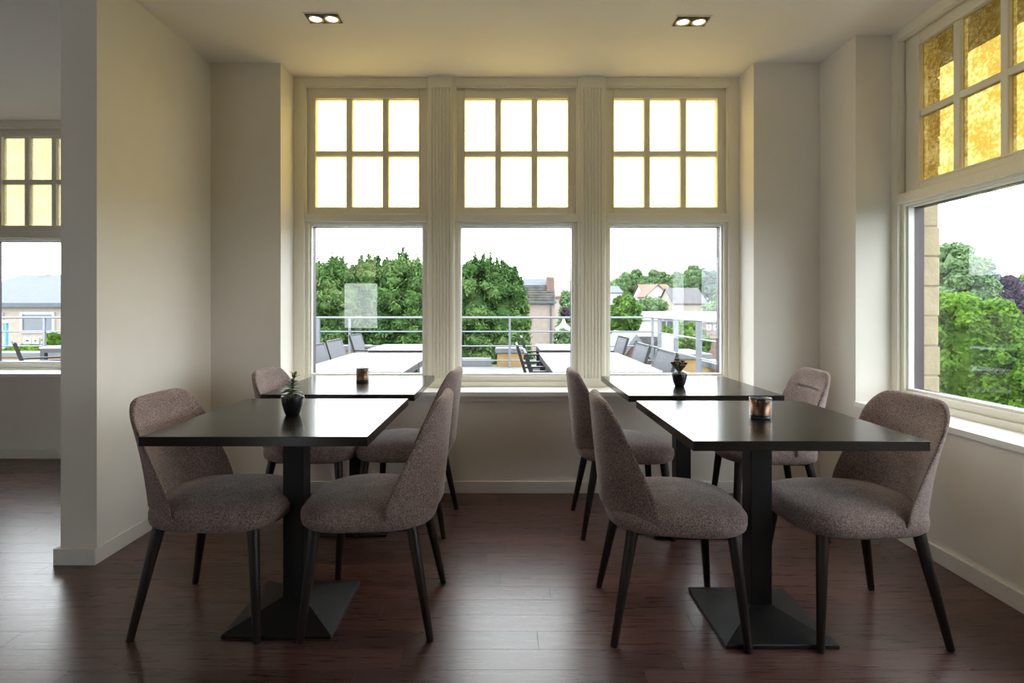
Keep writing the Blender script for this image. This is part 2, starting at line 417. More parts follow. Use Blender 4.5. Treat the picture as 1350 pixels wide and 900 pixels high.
# ------------------------------------------------------------------ windows
def window(name, label, loc, rz, amber, hw=0.373, gl=0.348, edgeL=0.4275, edgeR=0.4275, head=ZC):
    """local x along the wall, local y outwards; y = 0 is the inner face of the frame"""
    p = struct(empty(name, loc, rz), label, 'window')
    rec = hw + 0.037
    bar = 0.041
    f = MB()
    for s_, e in ((-1, edgeL), (1, edgeR)):
        x0, x1 = sorted((s_ * rec, s_ * e))
        f.box(x0, x1, 0, 0.10, SILL, head)
    f.box(-rec, rec, 0, 0.10, 2.645, head)                       # head
    f.box(-rec, rec, -0.004, 0.10, 1.735, 1.785)                 # transom
    f.box(-rec, rec, -0.002, 0.10, SILL, 0.668)                  # bottom rail
    f.build('frame', 'trim', p, bevel=0.004)
    f = MB()                                                     # thin moulding round the upper recess
    f.ring(-rec, rec, 1.785, 2.645, 0.008, 0.008, 0.008, 0.006, 0.03)
    f.build('moulding', 'trim', p, bevel=0.003)
    ls = MB().ring(-rec, rec, 0.668, 1.735, rec - hw - 0.012, 0.038, 0.014, 0.018, 0.068)
    lso = ls.build('lower_sash', 'trim', p, bevel=0.003)
    MB().ring(-hw - 0.012, hw + 0.012, 0.706, 1.721, 0.012, 0.014, 0.009, 0.034, 0.067).build('glazing_bead', 'sill', lso, bevel=0.002)
    BX(-hw, hw, 0.060, 0.066, 0.720, 1.712).build('pane', 'glass', lso)
    MB().ring(-hw - 0.05, hw + 0.05, 0.665, 1.76, 0.05, 0.05, 0.05, 0.0685, 0.120).build('outer_frame', 'purple', p)
    us = MB().ring(-rec, rec, 1.785, 2.645, rec - gl, 0.056, 0.071, 0.042, 0.088)
    uso = us.build('upper_sash', 'trim', p, bevel=0.004)
    MB().ring(-gl - 0.012, gl + 0.012, 1.829, 2.586, 0.012, 0.012, 0.012, 0.036, 0.05).build('sash_bead', 'trim', uso, bevel=0.003)
    pw = (2 * gl - 2 * bar) / 3
    for i in (0, 1):
        xa = -gl + pw * (i + 1) + bar * i
        BX(xa, xa + bar, 0.044, 0.086, 1.841, 2.574).build('glazing_bar', 'trim', uso, bevel=0.006)
    BX(-gl, gl, 0.045, 0.085, 2.187, 2.223).build('glazing_bar', 'trim', uso, bevel=0.006)
    for i in range(3):
        xa = -gl + (pw + bar) * i
        for z0, z1 in ((1.841, 2.187), (2.223, 2.574)):
            BX(xa, xa + pw, 0.062, 0.066, z0, z1).build('amber_pane', amber, uso)
    BX(-rec - 0.02, rec + 0.02, 0.10, 0.26, 0.60, 0.655).build('outer_sill', 'coping', p)
    return p


CW = [0.0755 - 1.007, 0.0755, 0.0755 + 1.007]
EDGE = 0.4275
window('window_1', 'left one of the three windows over the tables, hedge behind', (CW[0], YW, 0), 0, 'amber_mid', edgeL=CW[0] - BAY0)
window('window_2', 'middle one of the three windows, between the two fluted pilasters', (CW[1], YW, 0), 0, 'amber_mid')
window('window_3', 'right one of the three windows over the tables, red roof behind', (CW[2], YW, 0), 0, 'amber_mid', edgeR=BAY1 - CW[2])
RW = [2.545, 1.445, 0.345]
window('window_4', 'tall window on the right with hammered amber panes, dimmer light put into their tint', (2.18, RW[0], 0), -PI / 2, 'amber_dim', 0.432, 0.362, 3.064 - RW[0], 0.4725)
window('window_5', 'second window on the right wall, next to the one with dimmed amber panes', (2.18, RW[1], 0), -PI / 2, 'amber_dim', 0.432, 0.362, 0.4725, 0.4725)
window('window_6', 'third window on the right wall, nearest the viewer', (2.18, RW[2], 0), -PI / 2, 'amber_dim', 0.432, 0.362, 0.4725, RW[2] - YR0)
LW = [-3.844, -2.88, -4.808]
window('window_7', 'window of the neighbouring room with amber panes, weaker light put into their tint', (LW[0], YW2, 0), 0, 'amber_half_dim', 0.388, 0.315, 0.482, 0.482)
window('window_8', 'window of the neighbouring room hidden behind the pier', (LW[1], YW2, 0), 0, 'amber_half_dim', 0.388, 0.315, 0.482, 0.44)
window('window_9', 'window of the neighbouring room beyond the left edge', (LW[2], YW2, 0), 0, 'amber_half_dim', 0.388, 0.315, 0.44, 0.482)
window('window_10', 'window in the wall behind the viewer', (FX[0], YF - 0.08, 0), PI, 'amber_half_dim', edgeL=0.46, edgeR=0.46)
for k, c_ in enumerate(FY):
    window('window_%d' % (11 + k), 'window in the far left wall, number %d from the pier' % (k + 1), (XLL - 0.08, c_, 0), PI / 2, 'amber_half_dim', edgeL=0.46, edgeR=0.46)


# fluted pilasters between the windows
def pilaster(name, label, loc, rz):
    n, wd, d, fw, fd = 6, 0.155, 0.024, 0.010, 0.008
    prof = [(-wd / 2, 0.05), (-wd / 2, -d)]
    x0 = -wd / 2 + 0.012; step = (wd - 0.024) / n
    for i in range(n + 0):
        c = x0 + step * (i + 0.5)
        prof += [(c - fw / 2 - 0.001, -d), (c - fw / 4, -d + fd), (c + fw / 4, -d + fd), (c + fw / 2 + 0.001, -d)]
    prof += [(wd / 2, -d), (wd / 2, 0.05)]
    R = lambda z: [(x, y_, z) for x, y_ in prof]
    p = struct(empty(name, loc, rz), label, 'trim')
    MB().loft([R(0.695), R(2.62)]).build('fluted_shaft', 'trim', p)
    BX(-wd / 2, wd / 2, -d, 0.05, SILL, 0.695).build('plinth', 'trim', p, bevel=0.002)
    BX(-wd / 2, wd / 2, -d, 0.05, 2.62, ZC).build('capital', 'trim', p, bevel=0.002)
    m_ = MB()
    for s_ in (-1, 1): m_.box(*sorted((s_ * wd / 2, s_ * (wd / 2 + 0.009))), -0.012, 0.05, SILL, ZC)
    m_.build('edge_bead', 'trim', p, bevel=0.003)
    return p


pilaster('trim_1', 'fluted pilaster between the left and the middle window', ((CW[0] + CW[1]) / 2, YW, 0), 0)
pilaster('trim_2', 'fluted pilaster between the middle and the right window', ((CW[1] + CW[2]) / 2, YW, 0), 0)
pilaster('trim_3', 'fluted pilaster on the right wall beside the window with dimmed amber panes', (2.18, (RW[0] + RW[1]) / 2, 0), -PI / 2)
pilaster('trim_4', 'fluted pilaster on the right wall nearest the viewer', (2.18, (RW[1] + RW[2]) / 2, 0), -PI / 2)
s_ = MB().box(BAY0, BAY1, YB - 0.022, YW + 0.03, SILL - 0.03, SILL)
so = struct(s_.build('trim_5', 'sill', bevel=0.003), 'white sill board below the three windows', 'sill')
BX(BAY0 - 0.05, BAY1 + 0.05, YB - 0.010, YB, SILL - 0.062, SILL - 0.03).build('apron', 'base', so, bevel=0.002)
s_ = MB().box(XR - 0.012, 2.21, YR0, 3.064, SILL - 0.03, SILL)
struct(s_.build('trim_6', 'sill', bevel=0.003), 'white sill board below the right windows', 'sill')
s_ = MB().box(-5.15, -2.45, YB2 - 0.02, YW2 + 0.03, SILL - 0.01, SILL + 0.02)
struct(s_.build('trim_7', 'sill', bevel=0.003), 'white sill board in the neighbouring room', 'sill')

# outer masonry: cream blocks round the right window, brown eave above it
om = MB().box(2.305, 2.396, 3.004, 3.9, -0.5, 2.78)
omo = struct(om.build('wall_outer_right', 'mortar'), 'cream block masonry outside the right window', 'wall')
bz, i = 0.62, 0
rb = random.Random(5)
while bz < 2.7:
    h = 0.165
    dx = rb.uniform(-0.006, 0.006)
    m_ = MB().box(2.31, 2.402 + dx, 2.998 + rb.uniform(-0.003, 0.003), 3.25 if i % 2 else 3.15, bz + 0.004, bz + h - 0.004)
    m_.build('brick', 'cream_brick', omo, bevel=0.006)
    m_ = MB().box(2.31, 2.402 + rb.uniform(-0.006, 0.006), 3.258 if i % 2 else 3.158, 3.60, bz + 0.004, bz + h - 0.004)
    m_.build('brick', 'cream_brick', omo, bevel=0.006)
    bz += h; i += 1
lw_ = MB().box(2.305, 2.42, -0.5, 3.0, -0.5, 0.60)
struct(lw_.build('wall_outer_lower', 'cream_brick'), 'cream masonry under the right windows, outside', 'wall')
ev = empty('trim_8'); struct(ev, 'brown boarded eave outside above the right window', 'eave')
yy = -0.6
while yy < 4.3:
    BX(2.43, 2.85, yy, yy + 0.118, 2.79, 2.81).build('eave_board', 'eave', ev); yy += 0.12
BX(2.85, 2.88, -0.6, 4.3, 2.75, 2.88).build('fascia', 'eave', ev)


# ------------------------------------------------------------------ twin downlights (each lamp carries its light)
def downlight(label, x, y_, tilt):
    p = tag(empty('ceiling_downlight', (x, y_, ZC)), label, 'downlight', 'twin downlights in the ceiling')
    MB().ring(-0.094, 0.094, -0.056, 0.056, 0.006, 0.006, 0.006, -0.004, 0.001).mesh
    fr = MB()
    for a in ((-0.095, -0.089, -0.056, 0.056), (0.089, 0.095, -0.056, 0.056), (-0.089, 0.089, -0.056, -0.050), (-0.089, 0.089, 0.050, 0.056)):
        fr.box(a[0], a[1], a[2], a[3], -0.004, 0.0)
    fr.build('trim_frame', 'ceiling', p)
    BX(-0.089, 0.089, -0.050, 0.050, -0.0030, -0.0005).build('housing', 'lamp_black', p)
    for sx in (-1, 1):
        c = sx * 0.043
        ring = MB()
        n = 28
        prof = [(0.041, -0.0030), (0.041, -0.009), (0.034, -0.011), (0.030, -0.006), (0.030, -0.003)]
        ring.loft([[(c + r * math.cos(2 * PI * i / n), r * math.sin(2 * PI * i / n), z) for i in range(n)] for r, z in prof], False, False)
        ro = ring.build('lamp_ring', 'lamp_ring', p, smooth=True)
        MB().loft([[(c + r * math.cos(2 * PI * i / n), r * math.sin(2 * PI * i / n), z) for i in range(n)] for r, z in ((0.0302, -0.003), (0.0302, -0.006), (0.018, -0.0075))]).build('lamp_lens', 'lamp', ro, smooth=True)
        l = bpy.data.lights.new('downlight_beam', 'SPOT'); l.energy = 7.0; l.color = (1.0, 0.80, 0.55); l.spot_size = math.radians(80); l.spot_blend = 0.8; l.shadow_soft_size = 0.03
        lo = bpy.data.objects.new('downlight_beam', l); C.objects.link(lo); lo.parent = p; lo.location = (c, 0, -0.03)
    return p


downlight('twin recessed downlight in the ceiling above the left tables', -0.963, 2.88, 0)
downlight('twin recessed downlight in the ceiling above the right tables', 0.997, 2.91, 0)


# ------------------------------------------------------------------ dining chairs
def sgnpow(v, e): return math.copysign(abs(v) ** e, v)


def backrest_mesh(crease):
    # backrest shell; the corner chair has a pinched crease across its front
    zs = sorted(set([round(v, 4) for v in np.linspace(0.386, 0.70, 24)] + [round(v, 4) for v in np.linspace(0.70, 0.765, 22)] + [round(v, 4) for v in np.linspace(0.765, 0.815, 8)] + [0.821, 0.827, 0.831, 0.834, 0.8355]))
    ztop, rc, rt = 0.836, 0.105, 0.022
    brings = []
    for z in zs:
        xr = -0.250 - 0.036 * (z - 0.45) / 0.385
        if z < 0.45: xr += 0.060 * ((0.45 - z) / 0.064) ** 2.2
        tt = min(1, max(0, (z - 0.46) / 0.36)); reach = 0.142 - 0.104 * (tt * tt * (3 - 2 * tt) * 0.45 + tt * 0.55)
        hw = 0.217 if z > 0.45 else 0.217 - 0.022 * ((0.45 - z) / 0.064) ** 2
        hw -= 0.010 * max(0, (z - 0.5) / 0.33)
        if z > ztop - rc: hw = hw - rc + math.sqrt(max(0, rc * rc - (z - ztop + rc) ** 2))
        th = 0.064 - 0.016 * max(0, (z - 0.47) / 0.36)
        e = 1.0
        if z > ztop - rt: e = math.sqrt(max(0.004, 1 - ((z - ztop + rt) / rt) ** 2))
        if z < 0.40: e = min(e, 0.55 + 0.45 * math.sqrt(max(0, 1 - ((0.40 - z) / 0.0145) ** 2)))
        n = 64; r = []
        for i in range(n):
            t = 2 * PI * i / n
            c, s__ = sgnpow(math.cos(t), 0.62), sgnpow(math.sin(t), 0.62)
            yv = hw * c
            u = abs(yv) / 0.217
            tl = th * (1 - 0.42 * u ** 3)
            x = xr + th / 2 + reach * u ** 2.6 + s__ * tl / 2 * e
            if s__ > 0:
                fade = max(0.0, 1 - (abs(yv) / 0.135) ** 4)
                x -= crease * s__ * fade * math.exp(-((z - 0.733) / 0.0075) ** 2)
            r.append((x, yv, z))
        brings.append(r)
    return MB().loft(brings).mesh('backrest', 'fabric', True)


def make_chair():
    root = empty('dining_chair')
    # seat cushion: rounded plan, full sides, waterfall front
    def plan(sc, z, top):
        r = []
        n = 56
        for i in range(n):
            t = 2 * PI * i / n
            cx_, sy_ = sgnpow(math.cos(t), 0.62), sgnpow(math.sin(t), 0.62)
            x = 0.012 + 0.240 * cx_
            hw = 0.219 + 0.022 * (x / 0.25)
            x = 0.012 + (x - 0.012) * sc
            if cx_ > 0: x += 0.018 * sc * (1 - (sy_) ** 2) * cx_
            yv = hw * sy_ * sc
            zz = z - (0.016 * max(0, x / 0.25) ** 2 if top else 0.0)
            if top: zz -= 0.010 * (yv / 0.22) ** 2
            r.append((x, yv, zz))
        return r
    rings = [plan(0.86, 0.378, 0), plan(0.95, 0.380, 0), plan(0.985, 0.388, 0), plan(1.0, 0.404, 0), plan(1.0, 0.424, 0), plan(0.985, 0.444, 0.6),
             plan(0.955, 0.458, 1), plan(0.90, 0.468, 1), plan(0.80, 0.475, 1), plan(0.6, 0.480, 1), plan(0.35, 0.482, 1), plan(0.1, 0.482, 1)]
    seat = MB().loft(rings).build('seat', 'fabric', root, smooth=True)
    link('backrest', backrest_mesh(0.0), root)
    # seat underframe and legs
    BX(-0.17, 0.20, -0.165, 0.165, 0.368, 0.382).build('seat_frame', 'underlay', root)
    for sy in (-1, 1):
        MB().rod((0.188, sy * 0.165, 0.392), (0.224, sy * 0.213, 0.0), 0.0215, 0.0125, 16).build('leg', 'legs', root, smooth=False, bevel=0.002)
        MB().rod((-0.150, sy * 0.150, 0.395), (-0.226, sy * 0.200, 0.0), 0.0215, 0.0125, 16).build('leg', 'legs', root, smooth=False, bevel=0.002)
    for ch in root.children:
        if ch.name.startswith('leg'): ch.data.shade_smooth()
    return root


CH = [
    (-1.083, 2.090, 0, 'taupe upholstered chair at the near left table, nearest the left wall'),
    (-0.487, 2.092, 180, 'taupe upholstered chair at the near left table, on its aisle side'),
    (-1.040, 2.930, 0, 'taupe upholstered chair at the far left table, beside the left wall pillar'),
    (-0.520, 2.945, 176, 'taupe upholstered chair at the far left table, on its aisle side under the window'),
    (0.607, 2.050, -2.5, 'taupe upholstered chair at the near right table, on its aisle side'),
    (0.615, 2.916, 0, 'taupe upholstered chair at the far right table, on its aisle side under the window'),
    (1.286, 2.040, 180, 'taupe upholstered chair at the near right table, nearest the right window sill'),
    (1.392, 2.900, 174, 'taupe upholstered chair at the far right table, in the corner by the pillar'),
]
proto = make_chair()
for i, (x, y_, a, lab) in enumerate(CH):
    o = proto if i == 0 else copy_tree(proto)
    o.location = (x, y_, 0); o.rotation_euler = (0, 0, math.radians(a))
    tag(o, lab, 'chair', 'taupe chairs at the dining tables')
    if i == 7:
        for ch in o.children:
            if ch.name.startswith('backrest'): ch.data = backrest_mesh(0.017)


# ------------------------------------------------------------------ dining tables
def make_table():
    root = empty('dining_table')
    h = 0.3655
    BX(-h, h, -h, h, 0.719, 0.75).build('tabletop', 'table', root, bevel=0.0015)
    BX(-0.039, 0.039, -0.039, 0.039, 0.060, 0.715).build('column', 'steel', root, bevel=0.003)
    BX(-0.20, 0.20, -0.20, 0.20, 0.713, 0.719).build('mounting_plate', 'steel', root)
    b = 0.193
    R = lambda s_, z: [(-s_, -s_, z), (s_, -s_, z), (s_, s_, z), (-s_, s_, z)]
    MB().loft([R(b, 0.0), R(b, 0.012), R(b - 0.003, 0.015), R(0.041, 0.066)]).build('pyramid_base', 'steel', root, bevel=0.0015)
    return root


tp = make_table()
for i, (x, y_, lab) in enumerate([
    (-0.804, 2.094, 'black square pedestal table, left row, nearest the viewer, with the leafy succulent'),
    (-0.796, 2.940, 'black square pedestal table, left row, by the window, with a candle holder'),
    (0.945, 2.037, 'black square pedestal table, right row, nearest the viewer, with a candle holder'),
    (0.945, 2.91, 'black square pedestal table, right row, by the window, with the rusty cactus')]):
    o = tp if i == 0 else copy_tree(tp)
    o.location = (x, y_, 0)
    tag(o, lab, 'table', 'black square dining tables')


# ------------------------------------------------------------------ small things on the tables
def pot_parts(root, r, h):
    prof = [(r * 0.56, 0.0), (r * 0.62, 0.003), (r * 0.78, h * 0.28), (r * 0.93, h * 0.62), (r * 1.0, h * 0.97), (r * 0.985, h), (r * 0.93, h), (r * 0.91, h * 0.93), (r * 0.89, h * 0.86)]
    MB().lathe(prof, 40).build('pot', 'ceramic', root, smooth=True)
    s2 = MB()
    rr = random.Random(2)
    n = 24
    rings = []
    for k in range(5):
        q = r * 0.90 * (1 - k / 5 * 0.98)
        rings.append([(q * math.cos(2 * PI * i / n), q * math.sin(2 * PI * i / n), h * 0.93 + rr.uniform(-0.0025, 0.003) + 0.001 * k) for i in range(n)])
    s2.loft(rings, False, True).build('soil', 'soil', root)


def leaf_mesh(name, L, W, mat, curl):
    m_ = MB(); rings = []
    n = 8; seg = 7
    for k in range(seg + 1):
        t = k / seg
        wv = W * math.sin(PI * min(0.98, 0.10 + 0.86 * t ** 0.8)) ** 0.8
        tv = W * 0.36 * (1 - t) ** 0.5 + 0.0006
        a = curl * t
        px_ = L * t * math.cos(a * 0.5); pz_ = L * t * math.sin(a * 0.5)
        rings.append([(px_, wv * math.cos(2 * PI * i / n), pz_ + tv * 0.5 * math.sin(2 * PI * i / n)) for i in range(n)])
    return m_.loft(rings).mesh(name, mat, True)


p1 = tag(empty('potted_succulent', (-0.817, 2.085, 0.75)), 'leafy dark green succulent in black pot on near left table', 'plant')
pot_parts(p1, 0.0425, 0.073)
MB().rod((0, 0, 0.066), (-0.002, 0.0, 0.115), 0.0035, 0.003, 8).rod((-0.002, 0, 0.113), (0.008, 0.002, 0.155), 0.003, 0.0018, 8).build('stem', 'succ', p1)
lm = leaf_mesh('leaf', 0.038, 0.0082, 'succ', -0.75); lm2 = leaf_mesh('leaf', 0.026, 0.0075, 'succ2', -0.2)
rr = random.Random(11)
for k in range(20):
    z = 0.080 + 0.048 * (k / 19)
    o = link('leaf', lm, p1, loc=(-0.001, 0, z))
    o.rotation_euler = (rr.uniform(-0.3, 0.3), -0.05 - 0.65 * (k / 19), k * 2.4 + rr.uniform(-0.3, 0.3)); sc = rr.uniform(0.95, 1.3) * (1.1 - 0.3 * k / 19); o.scale = (sc, sc, sc)
for k, (a, tl, z) in enumerate([(0.3, -0.4, 0.145), (1.6, -0.7, 0.150), (3.4, -0.9, 0.150), (5.0, -0.5, 0.143), (2.6, -1.2, 0.140)]):
    o = link('leaf', lm2, p1, loc=(0.006, 0.001, z)); o.rotation_euler = (0, tl, a)

p2 = tag(empty('potted_cactus', (0.9155, 2.85, 0.75)), 'branching cactus with rusty tips in black pot on far right table', 'plant')
pot_parts(p2, 0.040, 0.068)
def stub(name, a, b, ra, rb, mat, parent):
    m_ = MB(); a = Vector(a); b = Vector(b); rings = []
    n = 10
    for k in range(8):
        t = k / 7; p = a.lerp(b, t); r = (ra + (rb - ra) * t) * (1.0 if t < 0.8 else math.sqrt(max(0.03, 1 - ((t - 0.8) / 0.2) ** 2)))
        rings.append([(p.x + r * (1 + 0.16 * (i % 2)) * math.cos(2 * PI * i / n), p.y + r * (1 + 0.16 * (i % 2)) * math.sin(2 * PI * i / n), p.z) for i in range(n)])
    return m_.loft(rings).build(name, mat, parent, smooth=True)
stub('stem', (0, 0, 0.062), (0.001, 0, 0.098), 0.008, 0.010, 'cact', p2)
for (bx_, by_, bz_) in ((-0.034, 0.004, 0.122), (-0.022, -0.010, 0.128), (-0.006, 0.010, 0.140), (0.008, -0.010, 0.122), (0.034, 0.004, 0.120), (0.022, 0.012, 0.130), (0.006, -0.014, 0.110), (-0.016, 0.016, 0.116), (0.016, -0.016, 0.108), (0.012, 0.018, 0.126)):
    br = stub('branch', (bx_ * 0.15, by_ * 0.2, 0.080), (bx_, by_, bz_), 0.0065, 0.0100, 'cact', p2)
    for q in range(3):
        ang = q * 2.1 + bx_ * 200
        stub('tip', (bx_ + 0.004 * math.cos(ang), by_ + 0.004 * math.sin(ang), bz_ - 0.008), (bx_ + 0.008 * math.cos(ang), by_ + 0.008 * math.sin(ang), bz_ + 0.006), 0.0045, 0.006, 'cact_red', br)


def candle(label, loc, r, h):
    p = tag(empty('candle_holder', loc), label, 'candle holder', 'copper lined glass candle holders')
    MB().lathe([(r * 0.93, 0.002), (r, 0.006), (r, h - 0.002), (r * 0.985, h), (r * 0.955, h - 0.001), (r * 0.95, 0.012)], 40).build('glass_cup', 'smoke', p, smooth=True)
    MB().lathe([(r * 0.90, 0.013), (r * 0.91, 0.016), (r * 0.91, h - 0.008), (r * 0.89, h - 0.008), (r * 0.88, 0.02)], 40).build('liner', 'copper', p, smooth=True)
    MB().lathe([(r * 0.90, 0.0), (r * 0.945, 0.003), (r * 0.945, 0.011), (r * 0.90, 0.0125)], 40).build('foot', 'smoke_base', p, smooth=True)
    MB().lathe([(r * 0.998, h - 0.003), (r * 1.01, h - 0.001), (r * 0.99, h + 0.001), (r * 0.95, h - 0.001)], 40).build('rim', 'smoke_base', p, smooth=True)
    return p


candle('copper lined glass candle holder on the near right table', (0.951, 2.02, 0.75), 0.039, 0.077)
candle('copper lined glass candle holder on the far left table', (-0.792, 3.01, 0.75), 0.036, 0.078)

# ------------------------------------------------------------------ terrace outside
ZT = -0.08
struct(BX(-12, 3.95, 3.86, 11.9, ZT - 0.4, ZT).build('terrace_floor', 'deck'), 'pale slab floor of the terrace outside', 'terrace')


def make_terrace_table():
    r = empty('terrace_table')
    h = 0.435
    BX(-h, h, -h, h, 0.722, 0.74).build('tabletop', 'tt_top', r, bevel=0.002)
    MB().ring(-h + 0.012, h - 0.012, 0.664, 0.7215, 0.03, 0.0, 0.0, -h + 0.012, h - 0.012)
    m_ = MB()
    e = h - 0.006
    m_.box(-e, e, -e, -e + 0.025, 0.665, 0.7215); m_.box(-e, e, e - 0.025, e, 0.665, 0.7215)
    m_.box(-e, -e + 0.025, -e + 0.025, e - 0.025, 0.665, 0.7215); m_.box(e - 0.025, e, -e + 0.025, e - 0.025, 0.665, 0.7215)
    m_.build('apron', 'tt_grey', r)
    for sx in (-1, 1):
        for sy in (-1, 1):
            BX(*sorted((sx * e, sx * (e - 0.055))), *sorted((sy * e, sy * (e - 0.055))), 0, 0.665).build('leg', 'tt_grey', r)
    return r


TT = [(-1.255, 4.745, 'white topped terrace table nearest the left window'), (-1.255, 5.625, 'white topped terrace table, second from the left window'),
      (-1.24, 7.05, 'white topped terrace table, farthest behind the left window'),
      (0.815, 4.745, 'white topped terrace table nearest the right window'), (0.815, 5.625, 'white topped terrace table, second from the right window'),
      (0.86, 7.10, 'white topped terrace table, farthest behind the middle window'), (-5.55, 7.4, 'white topped terrace table outside the neighbouring room')]
tt = make_terrace_table()
for i, (x, y_, lab) in enumerate(TT):
    o = tt if i == 0 else copy_tree(tt)
    o.location = (x, y_, ZT); tag(o, lab, 'table', 'white topped terrace tables')


def make_terrace_chair():
    r = empty('terrace_chair')                     # faces +x, origin under the seat
    for sy in (-1, 1):
        yv = sy * 0.265
        MB().bar((-0.17, yv, 0.40), (-0.31, yv, 0.86), 0.028, 0.045, (0, 1, 0)).build('back_post', 'tt_grey', r)
        MB().bar((0.20, yv, 0.0), (0.22, yv, 0.64), 0.028, 0.04, (0, 1, 0)).build('front_leg', 'tt_grey', r)
        MB().bar((-0.30, yv, 0.0), (-0.16, yv, 0.42), 0.028, 0.04, (0, 1, 0)).build('rear_leg', 'tt_grey', r)
        BX(-0.24, 0.25, yv - 0.022, yv + 0.022, 0.64, 0.658).build('armrest', 'tt_grey', r)
    MB().bar((-0.165, 0, 0.425), (-0.300, 0, 0.845), 0.50, 0.012, (1, 0, 0.3)).build('back_panel', 'mesh', r)
    MB().bar((-0.308, -0.25, 0.855), (-0.308, 0.25, 0.855), 0.02, 0.026).build('top_rail', 'tt_grey', r)
    BX(-0.18, 0.24, -0.25, 0.25, 0.415, 0.43).build('seat', 'mesh', r)
    return r


TC = [(-1.66, 5.60, 0, 'grey mesh terrace chair at the left edge of the left window'), (-1.72, 6.40, 0, 'grey mesh terrace chair, middle one behind the left window'),
      (-1.85, 7.80, 0, 'grey mesh terrace chair farthest behind the left window, before the hedge'),
      (0.48, 4.76, 0, 'grey mesh terrace chair nearest the middle window'), (0.43, 5.68, 0, 'grey mesh terrace chair, second behind the middle window'), (0.52, 7.12, 0, 'grey mesh terrace chair farthest behind the middle window'),
      (1.12, 4.78, 180, 'grey mesh terrace chair nearest the right window, beside the potted cactus'), (1.14, 5.70, 180, 'grey mesh terrace chair, second behind the right window'), (1.25, 7.15, 180, 'grey mesh terrace chair farthest behind the right window'),
      (-5.29, 6.30, 44, 'grey mesh terrace chair outside the neighbouring room')]
tc = make_terrace_chair()
for i, (x, y_, a, lab) in enumerate(TC):
    o = tc if i == 0 else copy_tree(tc)
    o.location = (x, y_, ZT); o.rotation_euler = (0, 0, math.radians(a)); tag(o, lab, 'chair', 'grey mesh terrace chairs')

# railing
rl = tag(empty('terrace_railing', (0, 11.3, ZT)), 'galvanised railing with thin horizontal rails round the terrace', 'railing')
XC = 3.07
for k, z in enumerate((1.042, 0.75, 0.45, 0.15)):
    r_ = 0.022 if k == 0 else 0.014
    MB().rod((-11.5, 0, z), (XC, 0, z), r_, r_, 8).build('rail', 'rail', rl)
    MB().rod((XC, 0, z), (XC, -6.6, z), r_, r_, 8).build('rail', 'rail', rl)
for x in (-9.6, -7.9, -6.2, -3.24, 0.095, 3.07):
    BX(x - 0.022, x + 0.022, -0.022, 0.022, 0, 1.03).build('post', 'rail', rl)
BX(-4.02, -3.86, -0.03, 0.03, 0, 1.03).build('post', 'rail', rl)
for yv in (10.78, 9.75, 8.6, 7.2, 5.8):
    BX(XC - 0.012, XC + 0.012, yv - 11.3 - 0.11, yv - 11.3 + 0.11, 0, 1.03).build('post', 'rail', rl)


def parapet(label, x0, x1, y0, y1, z0, z1, ov=0.04, ct=0.10):
    p = tag(empty('parapet_block', ((x0 + x1) / 2, (y0 + y1) / 2, z0)), label, 'parapet', 'ochre parapet blocks round the terrace')
    hx, hy = (x1 - x0) / 2, (y1 - y0) / 2
    BX(-hx, hx, -hy, hy, 0, z1 - z0 - ct).build('body', 'ybrick', p)
    BX(-hx - ov, hx + ov, -hy - ov, hy + ov, z1 - z0 - ct, z1 - z0).build('coping', 'coping', p, bevel=0.01)


parapet('ochre parapet block behind the middle window with grey coping', -0.17, 0.39, 11.48, 11.88, ZT, 0.31)
parapet('ochre parapet block at the left corner of the terrace railing', -4.2, -2.95, 11.48, 11.88, ZT, 0.36)
parapet('ochre parapet block at the right corner of the terrace railing', 3.20, 3.85, 10.2, 11.4, ZT, 0.30)
parapet('ochre parapet block on the right terrace edge, nearer the house', 3.28, 3.90, 7.9, 9.1, ZT, 0.30)
parapet('ochre parapet block outside the neighbouring room', -11.4, -6.9, 11.48, 11.88, ZT, 0.22)
tag(BX(-2.8, -0.3, 11.5, 11.85, ZT, 0.085).build('low_kerb', 'coping', bevel=0.01), 'low grey kerb along the terrace edge by the hedge', 'kerb')

# ------------------------------------------------------------------ land, houses
gy = [3.5, 12.0, 13.0, 30, 60, 90, 130, 190, 400]
gz = [-2.6, -2.6, -2.7, -2.3, -0.9, 0.9, 2.2, 2.8, 3.0]
gx = [-260, -60, -20, 0, 20, 60, 260]
g = MB(); g.add([(x, y_, z) for y_, z in zip(gy, gz) for x in gx], [(j * 7 + i, j * 7 + i + 1, (j + 1) * 7 + i + 1, (j + 1) * 7 + i) for j in range(len(gy) - 1) for i in range(6)])
struct(g.build('ground', 'ground', smooth=True), 'green land sloping up behind the terrace', 'ground')
struct(BX(3.96, 260, -60, 3.49, -2.9, -2.6).build('side_ground', 'ground'), 'green land beside the house', 'ground')


def GZ(y_): return float(np.interp(y_, gy, gz))


